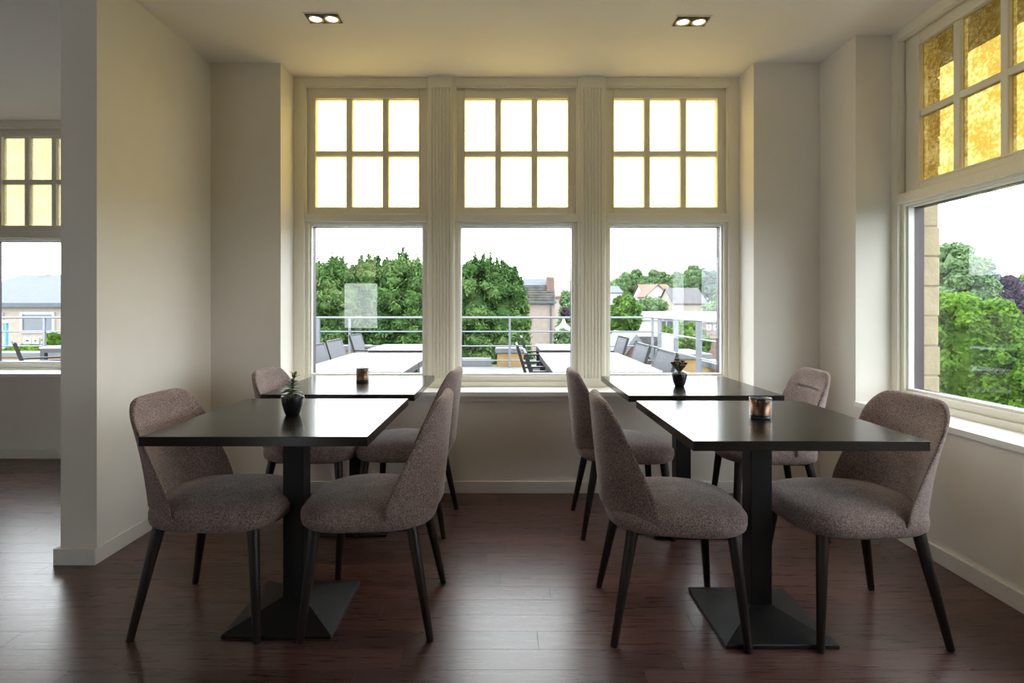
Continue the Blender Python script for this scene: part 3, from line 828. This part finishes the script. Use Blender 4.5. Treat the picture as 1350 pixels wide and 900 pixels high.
def gable_house(name, label, x0, x1, y0, y1, zb, ze, zr, axis, wall, roof, ov=0.25, windows=(), chimney=None):
    """gable roof; axis 'x' = ridge along x, 'y' = ridge along y; windows = (px0, px1, z0, z1) on the near wall"""
    p = tag(empty(name, ((x0 + x1) / 2, (y0 + y1) / 2, zb)), label, 'house')
    hx, hy = (x1 - x0) / 2, (y1 - y0) / 2
    e, r = ze - zb, zr - zb
    if axis == 'x':
        MB().loft([[(-hx, -hy, 0), (-hx, hy, 0), (-hx, hy, e), (-hx, 0, r), (-hx, -hy, e)], [(hx, -hy, 0), (hx, hy, 0), (hx, hy, e), (hx, 0, r), (hx, -hy, e)]]).build('wall', wall, p)
        sl = (r - e) / hy; t = 0.14
        for s_ in (-1, 1):
            MB().loft([[(x, s_ * (hy + ov), e - ov * sl), (x, 0, r), (x, 0, r + t), (x, s_ * (hy + ov), e - ov * sl + t)] for x in (-hx - ov, hx + ov)]).build('roof_slope', roof, p)
    else:
        MB().loft([[(-hx, y_, 0), (hx, y_, 0), (hx, y_, e), (0, y_, r), (-hx, y_, e)] for y_ in (-hy, hy)]).build('wall', wall, p)
        sl = (r - e) / hx; t = 0.14
        for s_ in (-1, 1):
            MB().loft([[(s_ * (hx + ov), y_, e - ov * sl), (0, y_, r), (0, y_, r + t), (s_ * (hx + ov), y_, e - ov * sl + t)] for y_ in (-hy - ov, hy + ov)]).build('roof_slope', roof, p)
    for (a, b, z0, z1) in windows:
        a -= (x0 + x1) / 2; b -= (x0 + x1) / 2
        t = 0.07 if z1 - z0 < 1.5 else 0.12
        wv = MB().ring(a, b, z0 - zb, z1 - zb, t, t, t, -hy - 0.06, -hy + 0.02).build('window', 'white_ren', p)
        BX(a + t, b - t, -hy - 0.02, -hy + 0.01, z0 - zb + t, z1 - zb - t).build('pane', 'dark_pane', wv)
    if chimney:
        cx_, cy_, cw, ch = chimney
        BX(cx_ - cw, cx_ + cw, cy_ - cw, cy_ + cw, r - 0.6, r + ch).build('chimney', 'cream_ren' if wall != 'pinkbrick' else 'brown_brick', p)
    return p


# house across from the neighbouring room
Y1 = 18.0
a = at(-70, 402, Y1); b = at(300, 367, Y1 + 3)
gable_house('zinc_roof_house', 'long pale house with blue grey roof seen from the neighbouring room', a.x, at(330, 400, Y1).x, Y1, Y1 + 6, -2.5, a.z, b.z, 'x', 'cream_ren', 'zinc', 0.2,
            [(at(-30, 0, Y1).x, at(5, 0, Y1).x, 0.40, 1.02), (at(28, 0, Y1).x, at(73, 0, Y1).x, 0.34, 1.02), (at(33, 0, Y1).x, at(43, 0, Y1).x, -0.02, 0.18), (at(44, 0, Y1).x, at(53, 0, Y1).x, -0.02, 0.18), (at(56, 0, Y1).x, at(66, 0, Y1).x, -0.02, 0.18)],
            (at(60, 0, Y1 + 3).x - (a.x + at(330, 0, Y1).x) / 2, 0, 0.16, 0.16))
lp = tag(empty('lamp_post', (at(8.5, 0, 13).x, 13, GZ(13))), 'blue pole with flat white lamp head outside the neighbouring room', 'lamp post')
MB().rod((0, 0, 0), (0, 0, 0.80 - GZ(13)), 0.035, 0.035, 10).build('pole', 'blue', lp)
BX(-0.09, 0.12, -0.05, 0.05, 0.80 - GZ(13), 0.86 - GZ(13)).build('lamp_head', 'white_ren', lp, bevel=0.01)

# pink brick house with a mansard roof behind the middle window
Y2 = 30.0
s2 = Y2 / FPX
x0, x1 = at(690, 0, Y2).x, at(731.5, 0, Y2).x
zb, ze, zm, zt = GZ(Y2), at(0, 398.5, Y2).z, at(0, 376, Y2 + 0.6).z, at(0, 367, Y2 + 1.6).z
ph = tag(empty('brick_house', ((x0 + x1) / 2, Y2, zb)), 'pink brick house with grey tiled mansard roof behind the middle window', 'house')
hx = (x1 - x0) / 2
BX(-hx, hx, 0, 4, 0, ze - zb).build('wall', 'pinkbrick', ph)
rf = MB().loft([[(-hx - 0.1, -0.1, ze - zb), (hx + 0.05, -0.1, ze - zb), (hx + 0.05, 4.1, ze - zb), (-hx - 0.1, 4.1, ze - zb)], [(-hx, 0.55, zm - zb), (hx, 0.55, zm - zb), (hx, 3.4, zm - zb), (-hx, 3.4, zm - zb)]]).build('mansard', 'tile_grey', ph)
tile = MB().loft([[(-0.058, -0.02, 0), (0.058, -0.02, 0), (0.058, 0.02, 0.0), (-0.058, 0.02, 0.0)], [(-0.05, 0.05, 0.13), (0.05, 0.05, 0.13), (0.05, 0.085, 0.13), (-0.05, 0.085, 0.13)]]).mesh('roof_tile', 'tile_grey')
tl = MB()
nrow = 7
for k in range(nrow):
    t0 = (k + 0.02) / nrow; zz = ze - zb + (zm - ze) * t0; yv = -0.1 + 0.65 * t0
    n = 15
    for i in range(n):
        xx = -hx - 0.03 + (2 * hx) * (i + 0.5) / n
        tl.box(xx - 0.052, xx + 0.052, yv - 0.05, yv + 0.03, zz, zz + 0.10)
tag(tl.build('roof_tiles', 'tile_grey', rf), kind='stuff')
MB().loft([[(-hx, 0.5, zm - zb), (hx, 0.5, zm - zb), (hx, 3.45, zm - zb), (-hx, 3.45, zm - zb)], [(-hx + 0.05, 1.6, zt - zb), (hx - 0.05, 1.6, zt - zb), (hx - 0.05, 2.4, zt - zb), (-hx + 0.05, 2.4, zt - zb)]]).build('upper_roof', 'zinc', ph)
BX(hx - 0.42, hx - 0.02, 0.25, 0.8, zm - zb - 0.35, zt - zb + 0.02).build('chimney', 'brown_brick', ph)
MB().rod((hx - 0.22, -0.06, 0), (hx - 0.22, -0.06, ze - zb), 0.045, 0.045, 8).build('downpipe', 'zinc', ph)
BX(-hx - 0.12, hx + 0.08, -0.2, -0.08, ze - zb - 0.06, ze - zb + 0.03).build('gutter', 'zinc', ph)

gable_house('pinkish_roof_house', 'low house with pinkish roof beside the pink brick house', at(722, 0, 46).x, at(757, 0, 46).x, 46, 54, GZ(46), at(0, 391, 46).z, at(0, 371, 50).z, 'x', 'cream_ren', 'pink_tile', 0.2)
gable_house('red_roof_house', 'white gabled house with orange red roof on the hill', at(853, 0, 110).x, at(881, 0, 110).x, 110, 118, GZ(110) - 1, at(0, 388.5, 110).z, at(0, 375, 110).z, 'y', 'white_ren', 'red_tile', 0.5,
            [(at(867, 0, 110).x, at(872.5, 0, 110).x, at(0, 394, 110).z, at(0, 389.5, 110).z)])
gable_house('red_roof_wing', 'long red roofed wing behind the white gable', at(850, 0, 116).x, at(887, 0, 116).x, 116, 126, GZ(116) - 1, at(0, 388, 116).z, at(0, 375.5, 121).z, 'x', 'white_ren', 'red_tile', 0.3)
gable_house('slate_roof_house', 'cream house with wide dark slate roof behind the right window', at(888.5, 0, 80).x, at(931, 0, 80).x, 80, 88, GZ(80) - 1, at(0, 400, 80).z, at(0, 380.5, 84).z, 'x', 'cream_ren', 'slate', 0.2,
            [(at(924, 0, 80).x, at(928, 0, 80).x, at(0, 407.5, 80).z, at(0, 403.5, 80).z)], None)
gable_house('pale_house', 'small pale blue house at the left edge of the right window', at(790, 0, 95).x, at(820, 0, 95).x, 95, 103, GZ(95) - 1, at(0, 386, 95).z, at(0, 378, 99).z, 'x', 'white_ren', 'zinc', 0.2)

# long white pavilion, pavilion details, brick terrace beyond
Y3 = 35.0
pv = tag(empty('white_pavilion', (at(896, 0, Y3).x, Y3, GZ(Y3))), 'long white flat roofed pavilion below the slate roof', 'pavilion')
hx = at(955, 0, Y3).x - at(896, 0, Y3).x
zt, zm, zb = at(0, 411, Y3).z - GZ(Y3), at(0, 421, Y3).z - GZ(Y3), 0
MB().loft([[(-hx - 0.1, -0.2, zm), (hx, -0.2, zm), (hx, 5, zm), (-hx, 5, zm)], [(-hx, 0.6, zt), (hx, 0.6, zt), (hx, 5, zt), (-hx, 5, zt)]]).build('roof', 'canvas', pv)
BX(-hx, hx, 0, 4.8, zb, zm).build('wall', 'white_ren', pv)
for px_ in (873, 884):
    xx = at(px_, 0, Y3).x - at(896, 0, Y3).x
    BX(xx - 0.22, xx + 0.22, -0.05, 0.02, zm - 1.0, zm - 0.12).build('window', 'dark_pane', pv)
gable_house('brick_outbuilding', 'reddish brick outbuilding at the right edge of the right window', at(924, 0, 30).x, at(965, 0, 30).x, 30, 33, GZ(30), at(0, 425, 30).z, at(0, 422, 31).z, 'x', 'brown_brick', 'white_ren', 0.1,
            [(at(931, 0, 30).x, at(937, 0, 30).x, at(0, 435, 30).z, at(0, 428, 30).z), (at(940, 0, 30).x, at(945, 0, 30).x, at(0, 435, 30).z, at(0, 428, 30).z)])
# shed roof right below the terrace edge
gable_house('shed', 'small gabled shed with grey roof just beyond the railing', 2.42, 3.62, 12.6, 14.9, -2.6, -0.36, 0.42, 'y', 'brown_brick', 'coping', 0.12)
tag(BX(at(838, 0, 18).x, at(880, 0, 18).x, 18, 22, GZ(18), at(0, 443.5, 18).z).build('flat_roofed_annex', 'slate'), 'dark flat roofed annex behind the terrace railing', 'annex')
tag(BX(at(877, 0, 14).x, at(892, 0, 14).x, 14, 14.5, GZ(14), at(0, 441.5, 14).z).build('white_flue', 'white_ren', bevel=0.02), 'white square flue standing behind the railing', 'flue')
# pagoda tent
Y4 = 30.0
tn = tag(empty('pagoda_tent', (at(743, 0, Y4).x, Y4, GZ(Y4))), 'small white pagoda tent beside the pink brick house', 'tent')
zt, zb = at(0, 418, Y4).z - GZ(Y4), at(0, 433, Y4).z - GZ(Y4)
R = lambda q, z: [(-q, -q, z), (q, -q, z), (q, q, z), (-q, q, z)]
MB().loft([R(0.46, zb - 0.08), R(0.46, zb), R(0.25, zb + 0.14), R(0.10, zb + 0.34), R(0.015, zt)]).build('canopy', 'canvas', tn)
for sx in (-1, 1):
    for sy in (-1, 1): MB().rod((sx * 0.42, sy * 0.42, 0), (sx * 0.42, sy * 0.42, zb), 0.03, 0.03, 6).build('pole', 'canvas', tn)


# ------------------------------------------------------------------ trees
def foliage(name, blobs, n, size, mat, parent, seed, aspect=1.7, core=0.72, up=0.25):
    r = np.random.default_rng(seed)
    B = np.array(blobs, float)
    wgt = (B[:, 3] * B[:, 5]); wgt = wgt / wgt.sum()
    idx = r.choice(len(B), n, p=wgt)
    d = r.normal(size=(n, 3)); d /= np.linalg.norm(d, axis=1)[:, None]
    rad = 0.70 + 0.38 * r.random(n) ** 0.7
    P = B[idx, :3] + d * B[idx, 3:6] * rad[:, None]
    nrm = d + r.normal(size=(n, 3)) * 0.55; nrm[:, 2] += up
    nrm /= np.linalg.norm(nrm, axis=1)[:, None]
    t = np.cross(nrm, r.normal(size=(n, 3))); t /= np.linalg.norm(t, axis=1)[:, None]
    b = np.cross(nrm, t)
    s = size * (0.6 + 0.8 * r.random(n))[:, None]
    t = t * s * aspect; b = b * s
    V = np.stack([P - t, P - b * 0.8 + t * 0.1, P + t, P + b * 0.8 + t * 0.1], 1).reshape(-1, 3)
    F = np.arange(4 * n).reshape(n, 4)
    # inner mass so that a crown is not see-through
    bm = bmesh.new(); bmesh.ops.create_icosphere(bm, subdivisions=2, radius=1.0)
    iv = np.array([v.co[:] for v in bm.verts]); fi = np.array([[v.index for v in f.verts] for f in bm.faces]); bm.free()
    vs_ = [V]; tri = []; o = len(V)
    for kq, q in enumerate(B):
        jit = (1.28 if kq == 0 else 1.0) + 0.12 * r.normal(size=(len(iv), 1))
        vs_.append(q[:3] + iv * q[3:6] * core * jit); tri.append(fi + o); o += len(iv)
    V = np.concatenate(vs_); T = np.concatenate(tri)
    me = bpy.data.meshes.new(name)
    me.vertices.add(len(V)); me.vertices.foreach_set('co', V.astype(np.float32).ravel())
    loops = np.concatenate([F.ravel(), T.ravel()]).astype(np.int32)
    me.loops.add(len(loops)); me.loops.foreach_set('vertex_index', loops)
    starts = np.concatenate([np.arange(n) * 4, n * 4 + np.arange(len(T)) * 3]).astype(np.int32)
    me.polygons.add(len(starts)); me.polygons.foreach_set('loop_start', starts)
    me.update(calc_edges=True); me.validate()
    me.materials.append(M[mat])
    o_ = bpy.data.objects.new(name, me); C.objects.link(o_); o_.parent = parent
    return o_


def crown(rx, ry, rz, n, r, seed, cone=0.0):
    """sub-blobs scattered over an ellipsoid or cone, local coords, crown centre at 0"""
    q = random.Random(seed); out = [(0, 0, 0, rx * 0.66, ry * 0.66, rz * 0.84)]
    for _ in range(n):
        z = q.uniform(-0.95, 1.0); a = q.uniform(0, 2 * PI)
        f = math.sqrt(max(0, 1 - z * z)) if not cone else (1 - cone * (z + 1) / 2) * math.sqrt(max(0.0, min(1, (1 - abs(z) ** 5))))
        rr_ = r * q.uniform(0.7, 1.25)
        out.append((math.cos(a) * f * (rx - rr_ * 0.6), math.sin(a) * f * (ry - rr_ * 0.6), z * (rz - rr_ * 0.6), rr_, rr_, rr_ * 0.85))
    return out


def tree(name, label, cx_, y_, zbase, ztop, zlow, rx, mat, n, size, nb, br, seed, cat='tree', group=None, cone=0.0, ry=None, aspect=1.7, trunk=0.12, spires=0):
    p = tag(empty(name, (cx_, y_, zbase)), label, cat, group)
    rz = (ztop - zlow) / 2; zc = (ztop + zlow) / 2 - zbase
    bl_ = [(x, yy_, z + zc, a_, b_, c_) for x, yy_, z, a_, b_, c_ in crown(rx, ry or rx, rz, nb, br, seed, cone)]
    q = random.Random(seed + 500)
    for _ in range(spires):
        a_ = q.uniform(0, 2 * PI); f_ = q.uniform(0, 0.62) * rx
        bl_.append((f_ * math.cos(a_), f_ * math.sin(a_) * 0.8, zc + rz * (0.96 - 0.22 * (f_ / rx) ** 2 + q.uniform(-0.03, 0.05)), 0.055, 0.055, q.uniform(0.16, 0.34)))
    foliage('foliage', bl_, n, size, mat, p, seed, aspect)
    MB().rod((0, 0, 0), (0, 0, zc), trunk, trunk * 0.5, 8).build('trunk', 'bark', p)
    return p


HG = 'conifers of the tall hedge beyond the railing'
hedge = [(400, 350, 15.5, 1.15, 'leftmost conifer of the hedge, at the left edge of the left window'), (440, 346, 15.0, 1.05, 'conifer of the hedge, second from the left'),
         (487, 345, 15.4, 1.05, 'conifer of the hedge behind the middle of the left window'), (532, 341, 15.0, 1.05, 'tall conifer of the hedge at the right edge of the left window'),
         (585, 345, 15.3, 1.05, 'conifer of the hedge behind the left pilaster'), (630, 343, 15.0, 1.0, 'conifer of the hedge at the left of the middle window'), (664, 353, 15.2, 0.88, 'rightmost rounded conifer of the hedge behind the middle window')]
for k, (px_, py_, Y, rx, lab) in enumerate(hedge):
    q = at(px_, py_, Y)
    tree('hedge_conifer', lab, q.x, Y, GZ(Y), q.z, GZ(Y) + 0.2, rx, 'conifer', 34000, 0.027, 150, 0.27, 20 + k, 'tree', HG, cone=0.30 if k < 6 else 0.42, ry=0.95, aspect=2.4, spires=16)
tree('hedge_conifer', 'low conifer hedge seen beyond the left corner of the railing', at(345, 0, 15.5).x, 15.5, GZ(15.5), at(0, 352, 15.5).z, GZ(15.5) + 0.2, 1.2, 'conifer', 9000, 0.04, 80, 0.32, 31, 'tree', HG, 0.3, 0.95, 2.2)

FT = 'far trees on the hill'
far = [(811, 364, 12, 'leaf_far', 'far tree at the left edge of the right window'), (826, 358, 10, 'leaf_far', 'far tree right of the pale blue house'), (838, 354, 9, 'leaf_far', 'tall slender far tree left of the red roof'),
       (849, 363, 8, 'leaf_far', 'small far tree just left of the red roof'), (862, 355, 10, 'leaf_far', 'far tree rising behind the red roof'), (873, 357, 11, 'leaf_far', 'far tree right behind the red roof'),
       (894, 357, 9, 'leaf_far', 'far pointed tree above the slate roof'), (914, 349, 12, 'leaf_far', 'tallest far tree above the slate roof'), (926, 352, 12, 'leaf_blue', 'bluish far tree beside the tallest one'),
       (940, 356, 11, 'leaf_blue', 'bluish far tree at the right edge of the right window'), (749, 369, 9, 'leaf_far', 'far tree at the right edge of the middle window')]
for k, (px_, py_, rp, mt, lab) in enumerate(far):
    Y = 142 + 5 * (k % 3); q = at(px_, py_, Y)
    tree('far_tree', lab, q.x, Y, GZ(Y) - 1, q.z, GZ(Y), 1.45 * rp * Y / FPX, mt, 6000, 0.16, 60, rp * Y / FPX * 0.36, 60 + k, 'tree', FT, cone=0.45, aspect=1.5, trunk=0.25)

mid = [('round_tree', 'round green tree at the left edge of the right window', 822, 388, 448, 30, 23, 'leaf', 9000, 0.055),
       ('shrub', 'light green shrub row below the red roof', 858, 392, 415, 62, 20, 'leaf_far', 4000, 0.11),
       ('garden_tree', 'green garden tree between the brick house and the right pilaster', 748, 384, 470, 40, 17, 'leaf_far', 5000, 0.08),
       ('purple_shrub', 'small purple shrub above the pagoda tent', 745, 405, 420, 34, 5.5, 'leaf_purple', 1200, 0.05),
       ('hedge_bush', 'clipped green bush behind the right railing', 906, 424, 480, 17, 27, 'leaf', 8000, 0.035),
       ('hedge_bush', 'small green bush before the white pavilion wall', 880, 428, 452, 24, 10, 'leaf', 2500, 0.04),
       ('garden_tree', 'pale tree beside the slate roof at the right edge of the right window', 945, 378, 412, 70, 7, 'leaf_far', 2000, 0.12),
       ('hedge_bush', 'dark bush right of the slate roof', 940, 398, 415, 60, 12, 'leaf_far', 2500, 0.10),
       ('garden_bush', 'leafy bush below the brick house wall', 742, 432, 500, 22, 14, 'leaf_far', 3000, 0.05),
       ('garden_bush', 'bright bush outside the neighbouring room', 70, 439, 462, 13.5, 10, 'leaf_bright', 2500, 0.03),
       ('low_hedge', 'low bright hedge outside the neighbouring room', 30, 455, 475, 13.2, 22, 'leaf_bright', 3000, 0.025)]
for k, (nm, lab, px_, py0, py1, Y, rp, mt, n, sz) in enumerate(mid):
    q = at(px_, py0, Y); q2 = at(px_, py1, Y)
    tree(nm, lab, q.x, Y, min(GZ(Y), q2.z), q.z, q2.z, rp * Y / FPX, mt, n, sz, 45, rp * Y / FPX * 0.30, 90 + k, 'bush' if 'bush' in nm or 'shrub' in nm or 'hedge' in nm else 'tree', None, aspect=1.5, trunk=0.06)

side = [('garden_maple', 'bright green leafy tree close outside the right window', 1268, 380, 565, 9.0, 66, 'leaf_bright', 42000, 0.026),
        ('garden_maple', 'low bright green tree at the right edge of the right window', 1352, 440, 585, 8.2, 46, 'leaf_bright', 22000, 0.026),
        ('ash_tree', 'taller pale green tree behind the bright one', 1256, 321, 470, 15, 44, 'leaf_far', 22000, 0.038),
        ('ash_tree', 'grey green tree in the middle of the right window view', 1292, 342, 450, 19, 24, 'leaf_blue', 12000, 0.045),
        ('copper_beech', 'purple leaved tree at the right edge of the right window', 1336, 364, 500, 14.5, 30, 'leaf_purple', 14000, 0.04),
        ('ash_tree', 'green tree crown above the purple leaved tree', 1372, 356, 460, 22, 36, 'leaf', 12000, 0.055)]
for k, (nm, lab, px_, py0, py1, Y, rp, mt, n, sz) in enumerate(side):
    q = at(px_, py0, Y); q2 = at(px_, py1, Y)
    tree(nm, lab, q.x, Y, -2.6, q.z, q2.z, rp * Y / FPX, mt, n, sz, 60, rp * Y / FPX * 0.26, 130 + k, 'tree', None, aspect=1.6, trunk=0.09)
